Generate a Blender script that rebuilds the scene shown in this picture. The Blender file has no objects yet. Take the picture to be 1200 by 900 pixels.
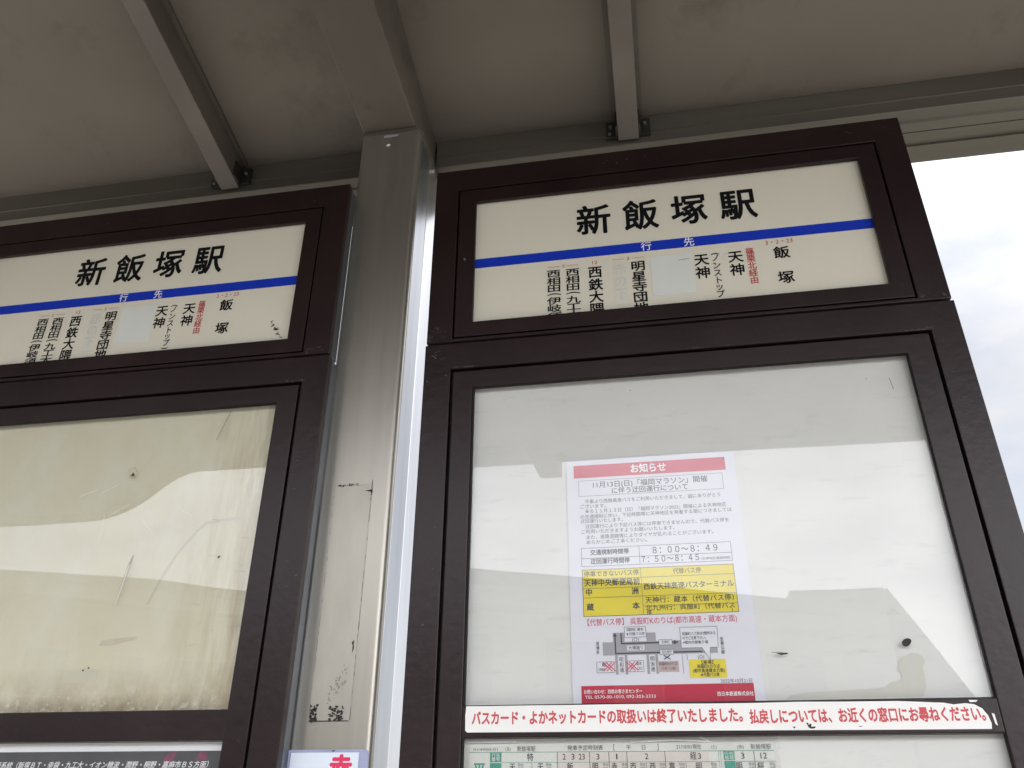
import bpy, bmesh, math, random
from mathutils import Vector, Matrix

random.seed(7)
S = bpy.context.scene
COL = S.collection

# ---------------------------------------------------------------- camera
cam_d = bpy.data.cameras.new("camera")
cam = bpy.data.objects.new("camera", cam_d)
COL.objects.link(cam)
cam_d.sensor_width = 36.0
cam_d.lens = 28.58
cam_d.clip_start = 0.02
cam_d.clip_end = 3000
right = Vector((0.98469332, 0.17421703, 0.00524282))
down = Vector((-0.07753954, 0.46480467, -0.88201147))
fwd = Vector((-0.1560983, 0.86810428, 0.47119876))
m = Matrix.Identity(4)
for i in range(3):
    m[i][0] = right[i]
    m[i][1] = -down[i]
    m[i][2] = -fwd[i]
    m[i][3] = (0.23483, -0.99080, -0.11546)[i]
cam.matrix_world = m
S.camera = cam

# ---------------------------------------------------------------- world, sun, exposure
SUN_EL, SUN_AZ = math.radians(52), math.radians(20)      # sun behind the camera, a little to the right
sun_dir = Vector((math.sin(SUN_AZ) * math.cos(SUN_EL), -math.cos(SUN_AZ) * math.cos(SUN_EL), math.sin(SUN_EL)))
W = bpy.data.worlds.new("World")
S.world = W
W.use_nodes = True
nt = W.node_tree
nt.nodes.clear()
N = nt.nodes.new
out = N("ShaderNodeOutputWorld")
bg = N("ShaderNodeBackground")
bg.inputs["Strength"].default_value = 0.1
sky = N("ShaderNodeTexSky")
sky.sky_type = 'NISHITA'
sky.sun_disc = False
sky.sun_elevation = SUN_EL
sky.sun_rotation = math.atan2(sun_dir.x, sun_dir.y)
sky.dust_density = 2.0
tc = N("ShaderNodeTexCoord")
mp = N("ShaderNodeMapping")
mp.inputs["Scale"].default_value = (1.0, 1.0, 2.2)
noi = N("ShaderNodeTexNoise")
noi.inputs["Scale"].default_value = 5.5
noi.inputs["Detail"].default_value = 7
noi.inputs["Roughness"].default_value = 0.52
ramp = N("ShaderNodeValToRGB")
ramp.color_ramp.elements[0].position = 0.36
ramp.color_ramp.elements[0].color = (0.70, 0.70, 0.70, 1)
ramp.color_ramp.elements[1].position = 0.58
ramp.color_ramp.elements[1].color = (1, 1, 1, 1)
# thin cloud is brighter on the sun's side of the sky
dot = N("ShaderNodeVectorMath")
dot.operation = 'DOT_PRODUCT'
dot.inputs[1].default_value = sun_dir
mr = N("ShaderNodeMapRange")
mr.interpolation_type = 'SMOOTHSTEP'
mr.inputs["From Min"].default_value = -0.1
mr.inputs["From Max"].default_value = 0.95
mr.inputs["To Min"].default_value = 4.05
mr.inputs["To Max"].default_value = 26.0
cl = N("ShaderNodeMix")
cl.data_type = 'RGBA'
cl.blend_type = 'MULTIPLY'
cl.inputs[0].default_value = 1
cl.inputs[6].default_value = (0.985, 0.995, 1.04, 1)
mx = N("ShaderNodeMix")
mx.data_type = 'RGBA'
L_ = nt.links.new
L_(tc.outputs["Generated"], mp.inputs["Vector"])
L_(mp.outputs["Vector"], noi.inputs["Vector"])
L_(noi.outputs["Fac"], ramp.inputs["Fac"])
L_(tc.outputs["Generated"], dot.inputs[0])
L_(dot.outputs["Value"], mr.inputs["Value"])
L_(mr.outputs["Result"], cl.inputs[7])
L_(ramp.outputs["Color"], mx.inputs[0])
L_(sky.outputs["Color"], mx.inputs[6])
L_(cl.outputs[2], mx.inputs[7])
L_(mx.outputs[2], bg.inputs["Color"])
L_(bg.outputs["Background"], out.inputs["Surface"])

sl = bpy.data.lights.new("sun", 'SUN')
sl.energy = 1.2
sl.angle = math.radians(14)
sl.color = (1.0, 0.96, 0.90)
so = bpy.data.objects.new("sun", sl)
COL.objects.link(so)
so.location = sun_dir * 40
so.rotation_euler = (-sun_dir).to_track_quat('-Z', 'Y').to_euler()

S.view_settings.view_transform = 'Standard'
S.view_settings.look = 'None'
S.view_settings.gamma = 1.0
S.view_settings.use_curve_mapping = False
S.view_settings.exposure = 1.1
S.cycles.use_denoising = True
S.cycles.max_bounces = 8
S.cycles.diffuse_bounces = 5
S.cycles.transparent_max_bounces = 12
S.cycles.caustics_reflective = False
S.cycles.sample_clamp_indirect = 6.0


# ---------------------------------------------------------------- materials
def mat(name, c1, c2=None, rough=0.5, metal=0.0, scale=6.0, detail=5.0, stretch=(1, 1, 1), contrast=(0.35, 0.65),
        bump=0.0, bscale=60.0, bstretch=(1, 1, 1), spec=0.5, rvar=0.0, scuff=None, coat=0.0):
    M = bpy.data.materials.new(name)
    M.use_nodes = True
    t = M.node_tree
    b = t.nodes["Principled BSDF"]
    b.inputs["Roughness"].default_value = rough
    b.inputs["Metallic"].default_value = metal
    b.inputs["Specular IOR Level"].default_value = spec
    b.inputs["Coat Weight"].default_value = coat
    b.inputs["Base Color"].default_value = (*c1, 1)
    k = t.links.new
    co = t.nodes.new("ShaderNodeTexCoord")
    if c2 is not None:
        mp = t.nodes.new("ShaderNodeMapping")
        mp.inputs["Scale"].default_value = stretch
        n = t.nodes.new("ShaderNodeTexNoise")
        n.inputs["Scale"].default_value = scale
        n.inputs["Detail"].default_value = detail
        n.inputs["Roughness"].default_value = 0.6
        r = t.nodes.new("ShaderNodeMapRange")
        r.inputs["From Min"].default_value = contrast[0]
        r.inputs["From Max"].default_value = contrast[1]
        x = t.nodes.new("ShaderNodeMix")
        x.data_type = 'RGBA'
        x.inputs[6].default_value = (*c1, 1)
        x.inputs[7].default_value = (*c2, 1)
        k(co.outputs["Object"], mp.inputs["Vector"])
        k(mp.outputs["Vector"], n.inputs["Vector"])
        k(n.outputs["Fac"], r.inputs["Value"])
        k(r.outputs["Result"], x.inputs[0])
        last = x.outputs[2]
        if rvar:
            rr = t.nodes.new("ShaderNodeMapRange")
            rr.inputs["To Min"].default_value = rough - rvar
            rr.inputs["To Max"].default_value = rough + rvar
            k(n.outputs["Fac"], rr.inputs["Value"])
            k(rr.outputs["Result"], b.inputs["Roughness"])
        if scuff:
            n2 = t.nodes.new("ShaderNodeTexNoise")
            n2.inputs["Scale"].default_value = scuff[1]
            n2.inputs["Detail"].default_value = 8
            n2.inputs["Roughness"].default_value = 0.72
            m2 = t.nodes.new("ShaderNodeMapping")
            m2.inputs["Scale"].default_value = scuff[4] if len(scuff) > 4 else (1, 1, 1)
            r2 = t.nodes.new("ShaderNodeMapRange")
            r2.inputs["From Min"].default_value = scuff[2]
            r2.inputs["From Max"].default_value = scuff[3]
            x2 = t.nodes.new("ShaderNodeMix")
            x2.data_type = 'RGBA'
            x2.inputs[7].default_value = (*scuff[0], 1)
            k(co.outputs["Object"], m2.inputs["Vector"])
            k(m2.outputs["Vector"], n2.inputs["Vector"])
            k(n2.outputs["Fac"], r2.inputs["Value"])
            k(r2.outputs["Result"], x2.inputs[0])
            k(last, x2.inputs[6])
            last = x2.outputs[2]
        k(last, b.inputs["Base Color"])
    if bump:
        mb = t.nodes.new("ShaderNodeMapping")
        mb.inputs["Scale"].default_value = bstretch
        nb = t.nodes.new("ShaderNodeTexNoise")
        nb.inputs["Scale"].default_value = bscale
        nb.inputs["Detail"].default_value = 6
        bp = t.nodes.new("ShaderNodeBump")
        bp.inputs["Strength"].default_value = bump
        bp.inputs["Distance"].default_value = 0.002
        k(co.outputs["Object"], mb.inputs["Vector"])
        k(mb.outputs["Vector"], nb.inputs["Vector"])
        k(nb.outputs["Fac"], bp.inputs["Height"])
        k(bp.outputs["Normal"], b.inputs["Normal"])
    return M


def glass_mat(name, ior=1.66, rough=0.0, bump=0.0, bscale=4.0, haze=0.0):
    M = bpy.data.materials.new(name)
    M.use_nodes = True
    t = M.node_tree
    t.nodes.clear()
    k = t.links.new
    o = t.nodes.new("ShaderNodeOutputMaterial")
    tr = t.nodes.new("ShaderNodeBsdfTransparent")
    tr.inputs["Color"].default_value = (0.985, 0.985, 0.98, 1)
    gl = t.nodes.new("ShaderNodeBsdfGlossy")
    gl.inputs["Roughness"].default_value = rough
    fr = t.nodes.new("ShaderNodeFresnel")
    ge = t.nodes.new("ShaderNodeNewGeometry")             # a thin sheet reflects alike from both faces
    iv = t.nodes.new("ShaderNodeMapRange")
    iv.inputs["To Min"].default_value = ior
    iv.inputs["To Max"].default_value = 1 / ior
    k(ge.outputs["Backfacing"], iv.inputs["Value"])
    k(iv.outputs["Result"], fr.inputs["IOR"])
    mx = t.nodes.new("ShaderNodeMixShader")
    k(fr.outputs[0], mx.inputs[0])
    if haze:
        df = t.nodes.new("ShaderNodeBsdfDiffuse")
        df.inputs["Color"].default_value = (0.8, 0.8, 0.78, 1)
        hz = t.nodes.new("ShaderNodeMixShader")
        hz.inputs[0].default_value = haze
        k(tr.outputs[0], hz.inputs[1])
        k(df.outputs[0], hz.inputs[2])
        k(hz.outputs[0], mx.inputs[1])
    else:
        k(tr.outputs[0], mx.inputs[1])
    k(gl.outputs[0], mx.inputs[2])
    k(mx.outputs[0], o.inputs["Surface"])
    if bump:
        co = t.nodes.new("ShaderNodeTexCoord")
        n = t.nodes.new("ShaderNodeTexNoise")
        n.inputs["Scale"].default_value = bscale
        n.inputs["Detail"].default_value = 1.0
        bp = t.nodes.new("ShaderNodeBump")
        bp.inputs["Strength"].default_value = 1.0
        bp.inputs["Distance"].default_value = bump
        k(co.outputs["Object"], n.inputs["Vector"])
        k(n.outputs["Fac"], bp.inputs["Height"])
        k(bp.outputs["Normal"], gl.inputs["Normal"])
        k(bp.outputs["Normal"], fr.inputs["Normal"])
    return M


def stained_board(name, base, base2, stain, edge_x, bottom_z):
    """Aged backing board: soil creeping up from the bottom rail and wiped streaks along one edge (object space)."""
    M = mat(name, base, base2, rough=0.6, scale=9, contrast=(0.3, 0.7))
    t = M.node_tree
    k = t.links.new
    b = t.nodes["Principled BSDF"]
    src = b.inputs["Base Color"].links[0].from_socket
    co = t.nodes.new("ShaderNodeTexCoord")
    sx = t.nodes.new("ShaderNodeSeparateXYZ")
    k(co.outputs["Object"], sx.inputs[0])

    def mapr(sock, a, bb, c=0.0, d=1.0):
        r = t.nodes.new("ShaderNodeMapRange")
        r.inputs["From Min"].default_value = a
        r.inputs["From Max"].default_value = bb
        r.inputs["To Min"].default_value = c
        r.inputs["To Max"].default_value = d
        k(sock, r.inputs["Value"])
        return r.outputs["Result"]

    def noise(scale, stretch, det=7):
        mp = t.nodes.new("ShaderNodeMapping")
        mp.inputs["Scale"].default_value = stretch
        n = t.nodes.new("ShaderNodeTexNoise")
        n.inputs["Scale"].default_value = scale
        n.inputs["Detail"].default_value = det
        n.inputs["Roughness"].default_value = 0.68
        k(co.outputs["Object"], mp.inputs["Vector"])
        k(mp.outputs["Vector"], n.inputs["Vector"])
        return n.outputs["Fac"]

    def mul(a, bb):
        q = t.nodes.new("ShaderNodeMath")
        q.operation = 'MULTIPLY'
        k(a, q.inputs[0])
        if hasattr(bb, "links"):
            k(bb, q.inputs[1])
        else:
            q.inputs[1].default_value = bb
        return q.outputs[0]

    def over(prev, fac, col):
        x = t.nodes.new("ShaderNodeMix")
        x.data_type = 'RGBA'
        x.inputs[7].default_value = (*col, 1)
        k(fac, x.inputs[0])
        k(prev, x.inputs[6])
        return x.outputs[2]
    # pale wipe marks over the whole sheet
    c = over(src, mul(mapr(noise(13, (1, 1, 0.6), 11), 0.48, 0.72), 0.6), (0.76, 0.745, 0.65))
    c = over(c, mul(mapr(noise(7, (1, 1, 1.6), 10), 0.55, 0.75), 0.35), tuple(v * 0.86 for v in base))
    # soil above the rail: brown wash, dark crust at the very bottom, pale flecks left in it
    wash = mul(mapr(sx.outputs["Z"], bottom_z + 0.060, bottom_z + 0.004), mapr(noise(17, (1, 1, 0.8), 10), 0.34, 0.62))
    c = over(c, mul(wash, 0.8), tuple(v * 1.25 for v in stain))
    crust = mul(mapr(sx.outputs["Z"], bottom_z + 0.024, bottom_z), mapr(noise(60, (1, 1, 0.6), 10), 0.40, 0.60))
    c = over(c, mul(crust, 0.65), tuple(v * 0.75 for v in stain))
    fleck = mul(mapr(sx.outputs["Z"], bottom_z + 0.040, bottom_z + 0.010), mapr(noise(95, (0.8, 1, 1), 6), 0.58, 0.66))
    c = over(c, mul(fleck, 0.75), (0.74, 0.71, 0.60))
    edge = mul(mapr(sx.outputs["X"], edge_x - 0.12, edge_x), mapr(noise(24, (2.4, 1, 0.30), 10), 0.42, 0.72))
    c = over(c, mul(edge, 0.85), tuple(v * 1.45 for v in stain))
    rub = mul(mapr(sx.outputs["X"], edge_x - 0.10, edge_x - 0.02), mapr(noise(40, (2.0, 1, 0.35), 8), 0.56, 0.66))
    c = over(c, mul(rub, 0.55), (0.77, 0.75, 0.66))
    fine = mapr(noise(120, (1, 1, 1), 6), 0.70, 0.76)
    c = over(c, mul(fine, 0.5), stain)
    k(c, b.inputs["Base Color"])
    return M


M_frame = mat("brown_paint", (0.0115, 0.0044, 0.0051), (0.0185, 0.0082, 0.0090), rough=0.34, scale=6, detail=10, bump=0.20,
              bscale=75, rvar=0.06, spec=0.36, scuff=((0.085, 0.069, 0.067), 75, 0.64, 0.82))
M_groove = mat("shadow_gap_rubber", (0.006, 0.005, 0.005), rough=0.8)
M_cream = mat("cream_acrylic", (0.73, 0.70, 0.585), (0.705, 0.675, 0.56), rough=0.38, scale=3.5, spec=0.35)
M_blue = mat("blue_vinyl", (0.006, 0.035, 0.46), rough=0.35, spec=0.3)
M_black = mat("black_vinyl", (0.006, 0.006, 0.008), rough=0.45, spec=0.12)
M_white = mat("white_vinyl", (0.82, 0.83, 0.85), rough=0.4, spec=0.3)
M_red = mat("red_vinyl", (0.50, 0.06, 0.07), rough=0.4, spec=0.3)
M_patch = mat("blank_sticker", (0.72, 0.735, 0.69), (0.68, 0.70, 0.66), rough=0.4, scale=12)
M_faded = mat("faded_sticker", (0.70, 0.69, 0.61), (0.68, 0.665, 0.575), rough=0.4, scale=30)
M_ghost = mat("ghost_print", (0.60, 0.59, 0.53), (0.66, 0.645, 0.565), rough=0.4, scale=80)
M_back = mat("white_backing_board", (0.705, 0.71, 0.685), (0.74, 0.745, 0.72), rough=0.55, scale=16, detail=12, contrast=(0.34, 0.66), stretch=(0.6, 1, 1.5),
             scuff=((0.60, 0.605, 0.58), 60, 0.56, 0.78, (0.35, 1, 1.4)))
M_backy = stained_board("yellowed_backing_board", (0.655, 0.625, 0.455), (0.70, 0.675, 0.52), (0.27, 0.205, 0.115), -0.2966, 0.0)
M_glass = glass_mat("clear_pane", bump=0.0006, bscale=3.0)
M_acry = glass_mat("worn_acrylic_pane", rough=0.012, bump=0.0010, bscale=3.0, haze=0.03)
M_sleeve = glass_mat("clear_plastic_sleeve", ior=1.6, rough=0.05, bump=0.006, bscale=14, haze=0.06)
M_paper = mat("white_paper", (0.76, 0.765, 0.835), (0.735, 0.74, 0.81), rough=0.7, scale=8)
M_ink = mat("grey_black_ink", (0.055, 0.055, 0.062), rough=0.6)
M_inkg = mat("thin_grey_ink", (0.13, 0.13, 0.145), rough=0.6)
M_rose = mat("rose_red_ink", (0.58, 0.075, 0.12), (0.62, 0.09, 0.14), rough=0.6, scale=20)
M_rosed = mat("deep_red_ink", (0.50, 0.022, 0.055), (0.55, 0.03, 0.065), rough=0.6, scale=20)
M_yel = mat("yellow_ink", (0.78, 0.66, 0.05), (0.74, 0.62, 0.05), rough=0.6, scale=15)
M_road = mat("grey_map_ink", (0.36, 0.36, 0.39), rough=0.6)
M_pink = mat("pinkish_map_ink", (0.52, 0.42, 0.41), rough=0.6)
M_strip = mat("white_vinyl_strip", (0.83, 0.82, 0.80), (0.80, 0.79, 0.765), rough=0.35, scale=14)
M_stripred = mat("signal_red_print", (0.56, 0.075, 0.085), rough=0.4, spec=0.3)
M_green = mat("green_ink", (0.02, 0.33, 0.24), rough=0.6)
M_tt = mat("timetable_paper", (0.81, 0.82, 0.78), (0.78, 0.795, 0.75), rough=0.7, scale=10)
M_ttp = mat("rosy_timetable_tint", (0.76, 0.71, 0.66), rough=0.7)
M_dgrey = mat("charcoal_print", (0.045, 0.047, 0.055), (0.06, 0.062, 0.07), rough=0.5, scale=18)
M_magenta = mat("magenta_mottle", (0.28, 0.03, 0.12), (0.06, 0.05, 0.06), rough=0.5, scale=60)
M_holder = mat("blue_tinted_sleeve", (0.36, 0.38, 0.58), (0.42, 0.44, 0.62), rough=0.18, scale=20)
M_card = mat("white_card", (0.76, 0.83, 0.93), rough=0.6)
M_cardred = mat("pink_red_print", (0.75, 0.03, 0.12), rough=0.5)
M_post = mat("satin_post_metal", (0.385, 0.360, 0.315), (0.42, 0.395, 0.347), rough=0.36, metal=0.85, scale=7, stretch=(9, 9, 0.35), detail=8, bump=0.05,
             bscale=90, bstretch=(3, 3, 0.05), rvar=0.05, scuff=((0.34, 0.31, 0.26), 9, 0.56, 0.75, (2, 2, 0.5)))
M_alu = mat("brushed_aluminium", (0.80, 0.80, 0.81), (0.88, 0.88, 0.89), rough=0.30, metal=1.0, scale=9, stretch=(4, 4, 0.4), bump=0.08,
            bscale=120, bstretch=(3, 3, 0.05), rvar=0.06)
M_side = mat("sky_sheen_side_metal", (0.50, 0.51, 0.53), (0.60, 0.61, 0.63), rough=0.33, metal=1.0, scale=9, stretch=(4, 4, 0.4), rvar=0.06)  # silver tone carries the sky's sheen on the post's right side
M_return = mat("blue_grey_aluminium", (0.15, 0.17, 0.195), (0.19, 0.21, 0.235), rough=0.36, metal=0.85, scale=12)
M_soffit = mat("warm_grey_soffit_paint", (0.124, 0.107, 0.086), (0.148, 0.128, 0.104), rough=0.62, scale=2.2, detail=9, bump=0.08, bscale=40,
               scuff=((0.090, 0.076, 0.060), 6, 0.54, 0.75))
M_steel = mat("bronze_grey_steel_paint", (0.086, 0.073, 0.059), (0.108, 0.092, 0.076), rough=0.5, scale=6, detail=8, bump=0.06, bscale=60,
              scuff=((0.060, 0.050, 0.041), 11, 0.56, 0.72))
M_raft = mat("taupe_channel_paint", (0.118, 0.100, 0.086), (0.138, 0.118, 0.102), rough=0.5, scale=8, bump=0.05, bscale=60)
M_bracket = mat("dark_bracket_steel", (0.0225, 0.02, 0.017), (0.035, 0.03, 0.025), rough=0.5, scale=30)
M_head = mat("bronze_grey_header_paint", (0.108, 0.098, 0.080), (0.130, 0.119, 0.098), rough=0.42, scale=5, detail=8, stretch=(0.3, 3, 3), rvar=0.08)
M_bolt = mat("zinc_bolt", (0.45, 0.45, 0.44), rough=0.35, metal=0.9)
M_residue = mat("black_glue_residue", (0.012, 0.012, 0.013), (0.05, 0.045, 0.04), rough=0.8, scale=90)
M_pale = mat("pale_glue_film", (0.47, 0.445, 0.39), (0.40, 0.378, 0.33), rough=0.42, metal=0.8, scale=22, detail=8, stretch=(1, 1, 0.3))
M_smudge = mat("sooty_smudge", (0.27, 0.25, 0.22), (0.36, 0.335, 0.29), rough=0.6, metal=0.6, scale=60)
M_mark = mat("grey_scrape", (0.30, 0.29, 0.25), (0.42, 0.41, 0.36), rough=0.6, scale=70)
M_chalk = mat("pale_scrape", (0.80, 0.79, 0.70), rough=0.5)
M_water = mat("dried_water_stain", (0.625, 0.62, 0.555), (0.66, 0.655, 0.60), rough=0.6, scale=14)
M_film = mat("faint_dirt_line", (0.60, 0.575, 0.45), rough=0.6)
M_tan = mat("tan_smear", (0.56, 0.51, 0.37), (0.62, 0.58, 0.45), rough=0.6, scale=60)
M_pave = mat("concrete_paving", (0.34, 0.32, 0.29), (0.42, 0.40, 0.37), rough=0.8, scale=3, detail=8, bump=0.3, bscale=30)
M_asph = mat("asphalt", (0.045, 0.045, 0.048), (0.062, 0.062, 0.064), rough=0.85, scale=20, bump=0.5, bscale=200)
M_earth = mat("far_ground", (0.12, 0.11, 0.085), (0.16, 0.15, 0.12), rough=0.9, scale=0.2)
M_paint = mat("road_paint", (0.75, 0.75, 0.73), (0.66, 0.66, 0.64), rough=0.6, scale=10)
M_kerb = mat("kerb_concrete", (0.38, 0.37, 0.34), (0.44, 0.43, 0.40), rough=0.8, scale=6)
M_wallA = mat("pale_render_wall", (0.40, 0.38, 0.34), (0.45, 0.43, 0.385), rough=0.8, scale=1.2)
M_wallB = mat("grey_render_wall", (0.30, 0.31, 0.31), (0.35, 0.355, 0.355), rough=0.8, scale=1.2)
M_wallC = mat("tan_render_wall", (0.36, 0.32, 0.26), (0.40, 0.36, 0.30), rough=0.8, scale=1.2)
M_win = mat("dark_window_glass", (0.05, 0.06, 0.07), rough=0.08, spec=0.6)
M_roofing = mat("grey_roof_sheet", (0.15, 0.15, 0.16), (0.19, 0.19, 0.20), rough=0.6, scale=4)
M_hill = mat("wooded_hill", (0.045, 0.065, 0.032), (0.08, 0.10, 0.05), rough=0.95, scale=0.12)


# ---------------------------------------------------------------- mesh helpers
class MB:
    def __init__(s):
        s.v, s.f = [], []

    def add(s, vs, fs):
        o = len(s.v)
        s.v += [tuple(p) for p in vs]
        s.f += [tuple(o + i for i in q) for q in fs]
        return s

    def box(s, x0, x1, y0, y1, z0, z1, bev=0.0):
        if bev <= 0:
            vs = [(x, y, z) for x in (x0, x1) for y in (y0, y1) for z in (z0, z1)]
            return s.add(vs, [(0, 1, 3, 2), (4, 6, 7, 5), (0, 4, 5, 1), (2, 3, 7, 6), (0, 2, 6, 4), (1, 5, 7, 3)])
        bm = bmesh.new()
        bmesh.ops.create_cube(bm, size=1)
        for v in bm.verts:
            v.co = Vector(((x0 + x1) / 2 + v.co.x * (x1 - x0), (y0 + y1) / 2 + v.co.y * (y1 - y0), (z0 + z1) / 2 + v.co.z * (z1 - z0)))
        bmesh.ops.bevel(bm, geom=list(bm.edges), offset=bev, segments=2, profile=0.6, affect='EDGES')
        return s.bm(bm)

    def bm(s, bm):
        bm.verts.index_update()
        s.add([v.co[:] for v in bm.verts], [[v.index for v in f.verts] for f in bm.faces])
        bm.free()
        return s

    def ring(s, o, i, y0, y1, bev=0.0012):
        """picture-frame of two stiles and two rails; o and i are (x0, x1, z0, z1)"""
        vs = []
        for y in (y0, y1):
            for r in (o, i):
                vs += [(r[0], y, r[2]), (r[1], y, r[2]), (r[1], y, r[3]), (r[0], y, r[3])]
        fs = []
        for k in range(4):
            q = (k + 1) % 4
            fs += [(k, q, 4 + q, 4 + k), (8 + k, 12 + k, 12 + q, 8 + q), (k, 8 + k, 8 + q, q), (4 + k, 4 + q, 12 + q, 12 + k)]
        bm = bmesh.new()
        bv = [bm.verts.new(v) for v in vs]
        for f in fs:
            bm.faces.new([bv[n] for n in f])
        bmesh.ops.recalc_face_normals(bm, faces=bm.faces)
        ed = [e for e in bm.edges if e.calc_face_angle(0) > 0.5]
        bmesh.ops.bevel(bm, geom=ed, offset=bev, segments=2, profile=0.6, affect='EDGES')
        return s.bm(bm)

    def quad(s, x0, x1, z0, z1, y):
        return s.add([(x0, y, z0), (x1, y, z0), (x1, y, z1), (x0, y, z1)], [(0, 1, 2, 3)])

    def poly(s, pts, y):
        return s.add([(p[0], y, p[1]) for p in pts], [tuple(range(len(pts)))])

    def line(s, x0, z0, x1, z1, w, y):
        d = Vector((x1 - x0, z1 - z0))
        n = Vector((-d.y, d.x)).normalized() * w / 2
        return s.poly([(x0 - n.x, z0 - n.y), (x1 - n.x, z1 - n.y), (x1 + n.x, z1 + n.y), (x0 + n.x, z0 + n.y)], y)

    def rect_lines(s, x0, x1, z0, z1, w, y):
        s.quad(x0, x1, z1 - w, z1, y)
        s.quad(x0, x1, z0, z0 + w, y)
        s.quad(x0, x0 + w, z0 + w, z1 - w, y)
        s.quad(x1 - w, x1, z0 + w, z1 - w, y)
        return s

    def blob(s, cx, cz, rx, rz, y, n=18, j=0.25, seed=0):
        r = random.Random(seed)
        pts = []
        for k in range(n):
            a = 2 * math.pi * k / n
            q = 1 + r.uniform(-j, j)
            pts.append((cx + rx * q * math.cos(a), cz + rz * q * math.sin(a)))
        return s.poly(pts, y)

    def prism_x(s, prof, x0, x1):
        """profile of (y, z) points swept along x"""
        n = len(prof)
        vs = [(x0, p[0], p[1]) for p in prof] + [(x1, p[0], p[1]) for p in prof]
        fs = [(i, (i + 1) % n, n + (i + 1) % n, n + i) for i in range(n)]
        fs += [tuple(range(n - 1, -1, -1)), tuple(range(n, 2 * n))]
        return s.add(vs, fs)

    def cyl(s, c, r, h, axis='y', n=16):
        bm = bmesh.new()
        bmesh.ops.create_cone(bm, cap_ends=True, segments=n, radius1=r, radius2=r * 0.85, depth=h)
        R = {'y': Matrix.Rotation(math.pi / 2, 4, 'X'), 'z': Matrix.Identity(4), 'x': Matrix.Rotation(math.pi / 2, 4, 'Y')}[axis]
        bmesh.ops.transform(bm, matrix=Matrix.Translation(c) @ R, verts=bm.verts)
        return s.bm(bm)

    def build(s, name, material, parent=None, kind=None, smooth=False, fix=True):
        me = bpy.data.meshes.new(name)
        me.from_pydata(s.v, [], s.f)
        me.update()
        if fix:
            bm = bmesh.new()
            bm.from_mesh(me)
            bmesh.ops.recalc_face_normals(bm, faces=bm.faces)
            bm.to_mesh(me)
            bm.free()
        if smooth:
            for p in me.polygons:
                p.use_smooth = True
        me.materials.append(material)
        o = bpy.data.objects.new(name, me)
        COL.objects.link(o)
        if parent is not None:
            o.parent = parent
            if parent.type == 'EMPTY':
                o.location = -parent.location          # meshes are modelled in world coordinates
        if kind:
            o["kind"] = kind
        return o


def thing(name, label, cat, base, group=None):
    o = bpy.data.objects.new(name, None)
    o.empty_display_size = 0.05
    o.location = base
    o["label"] = label
    o["category"] = cat
    if group:
        o["group"] = group
    COL.objects.link(o)
    return o


# lettering: outlines come from Blender's built-in font
_cache = {}


def glyphs(txt, bold):
    key = txt
    if key not in _cache:
        cu = bpy.data.curves.new("lettering", 'FONT')
        cu.body = txt
        cu.size = 1.0
        cu.resolution_u = 3
        cu.fill_mode = 'FRONT'
        ob = bpy.data.objects.new("lettering", cu)
        COL.objects.link(ob)
        dg = bpy.context.evaluated_depsgraph_get()
        ev = ob.evaluated_get(dg)
        me = ev.to_mesh()
        vs = [(v.co.x, v.co.y) for v in me.vertices]
        fs = [tuple(p.vertices) for p in me.polygons]
        ev.to_mesh_clear()
        bpy.data.objects.remove(ob)
        bpy.data.curves.remove(cu)
        _cache[key] = (vs, fs)
    return _cache[key]


def bbox(vs):
    xs = [v[0] for v in vs]
    ys = [v[1] for v in vs]
    return min(xs), max(xs), min(ys), max(ys)


_rx0, _rx1, _ry0, _ry1 = bbox(glyphs("国", 0.0)[0])
EM = (_ry1 - _ry0) / 0.90
EMC = (_ry0 + _ry1) / 2
EMX = (_rx0 + _rx1) / 2


class Letters(MB):
    def strokes(s, bold):
        """heavier strokes: the outline printed again, nudged round, each print a hair above the last"""
        if bold < 0.003:
            return [(0, 0, 0)]
        n = 4 if bold < 0.012 else 8
        return [(bold * math.cos(2 * math.pi * (q + 0.5) / n), bold * math.sin(2 * math.pi * (q + 0.5) / n), q * 4e-6) for q in range(n)]

    def line_text(s, txt, x0, x1, zc, h, y, bold=0.0, slant=0.0):
        """one line of text filling x0..x1, full-width character height h, centred on zc"""
        vs, fs = glyphs(txt, bold)
        if not vs:
            return s
        a, b, _, _ = bbox(vs)
        kx = (x1 - x0) / (b - a)
        kz = h / EM
        for dx, dz, dy in s.strokes(bold):
            s.add([(x0 + (v[0] + dx - a) * kx + slant * (v[1] - EMC) * kz, y - dy, zc + (v[1] + dz - EMC) * kz) for v in vs], fs)
        return s

    def char(s, ch, xc, zc, w, h, y, bold=0.0, turn=False):
        vs, fs = glyphs(ch, bold)
        if turn:                                        # brackets of vertical text lie on their side
            a, b, c, d = bbox(vs)
            pts = [((v[1] - (c + d) / 2), -(v[0] - (a + b) / 2)) for v in vs]
        else:
            pts = [(v[0] - EMX, v[1] - EMC) for v in vs]
        for dx, dz, dy in s.strokes(bold):
            s.add([(xc + (p[0] + dx) * w / EM, y - dy, zc + (p[1] + dz) * h / EM) for p in pts], fs)
        return s

    def column(s, txt, xc, zs, w, h, y, bold=0.0):
        for ch, z in zip(txt, zs):
            s.char(ch, xc, z, w, h, y, bold, turn=ch in "()（）")
        return s

    def out(s, name, material, parent=None):
        return s.build(name, material, parent, fix=False)


GROUND = -1.75
PITCH = 0.8766                       # the left board repeats the right one at this distance

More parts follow.
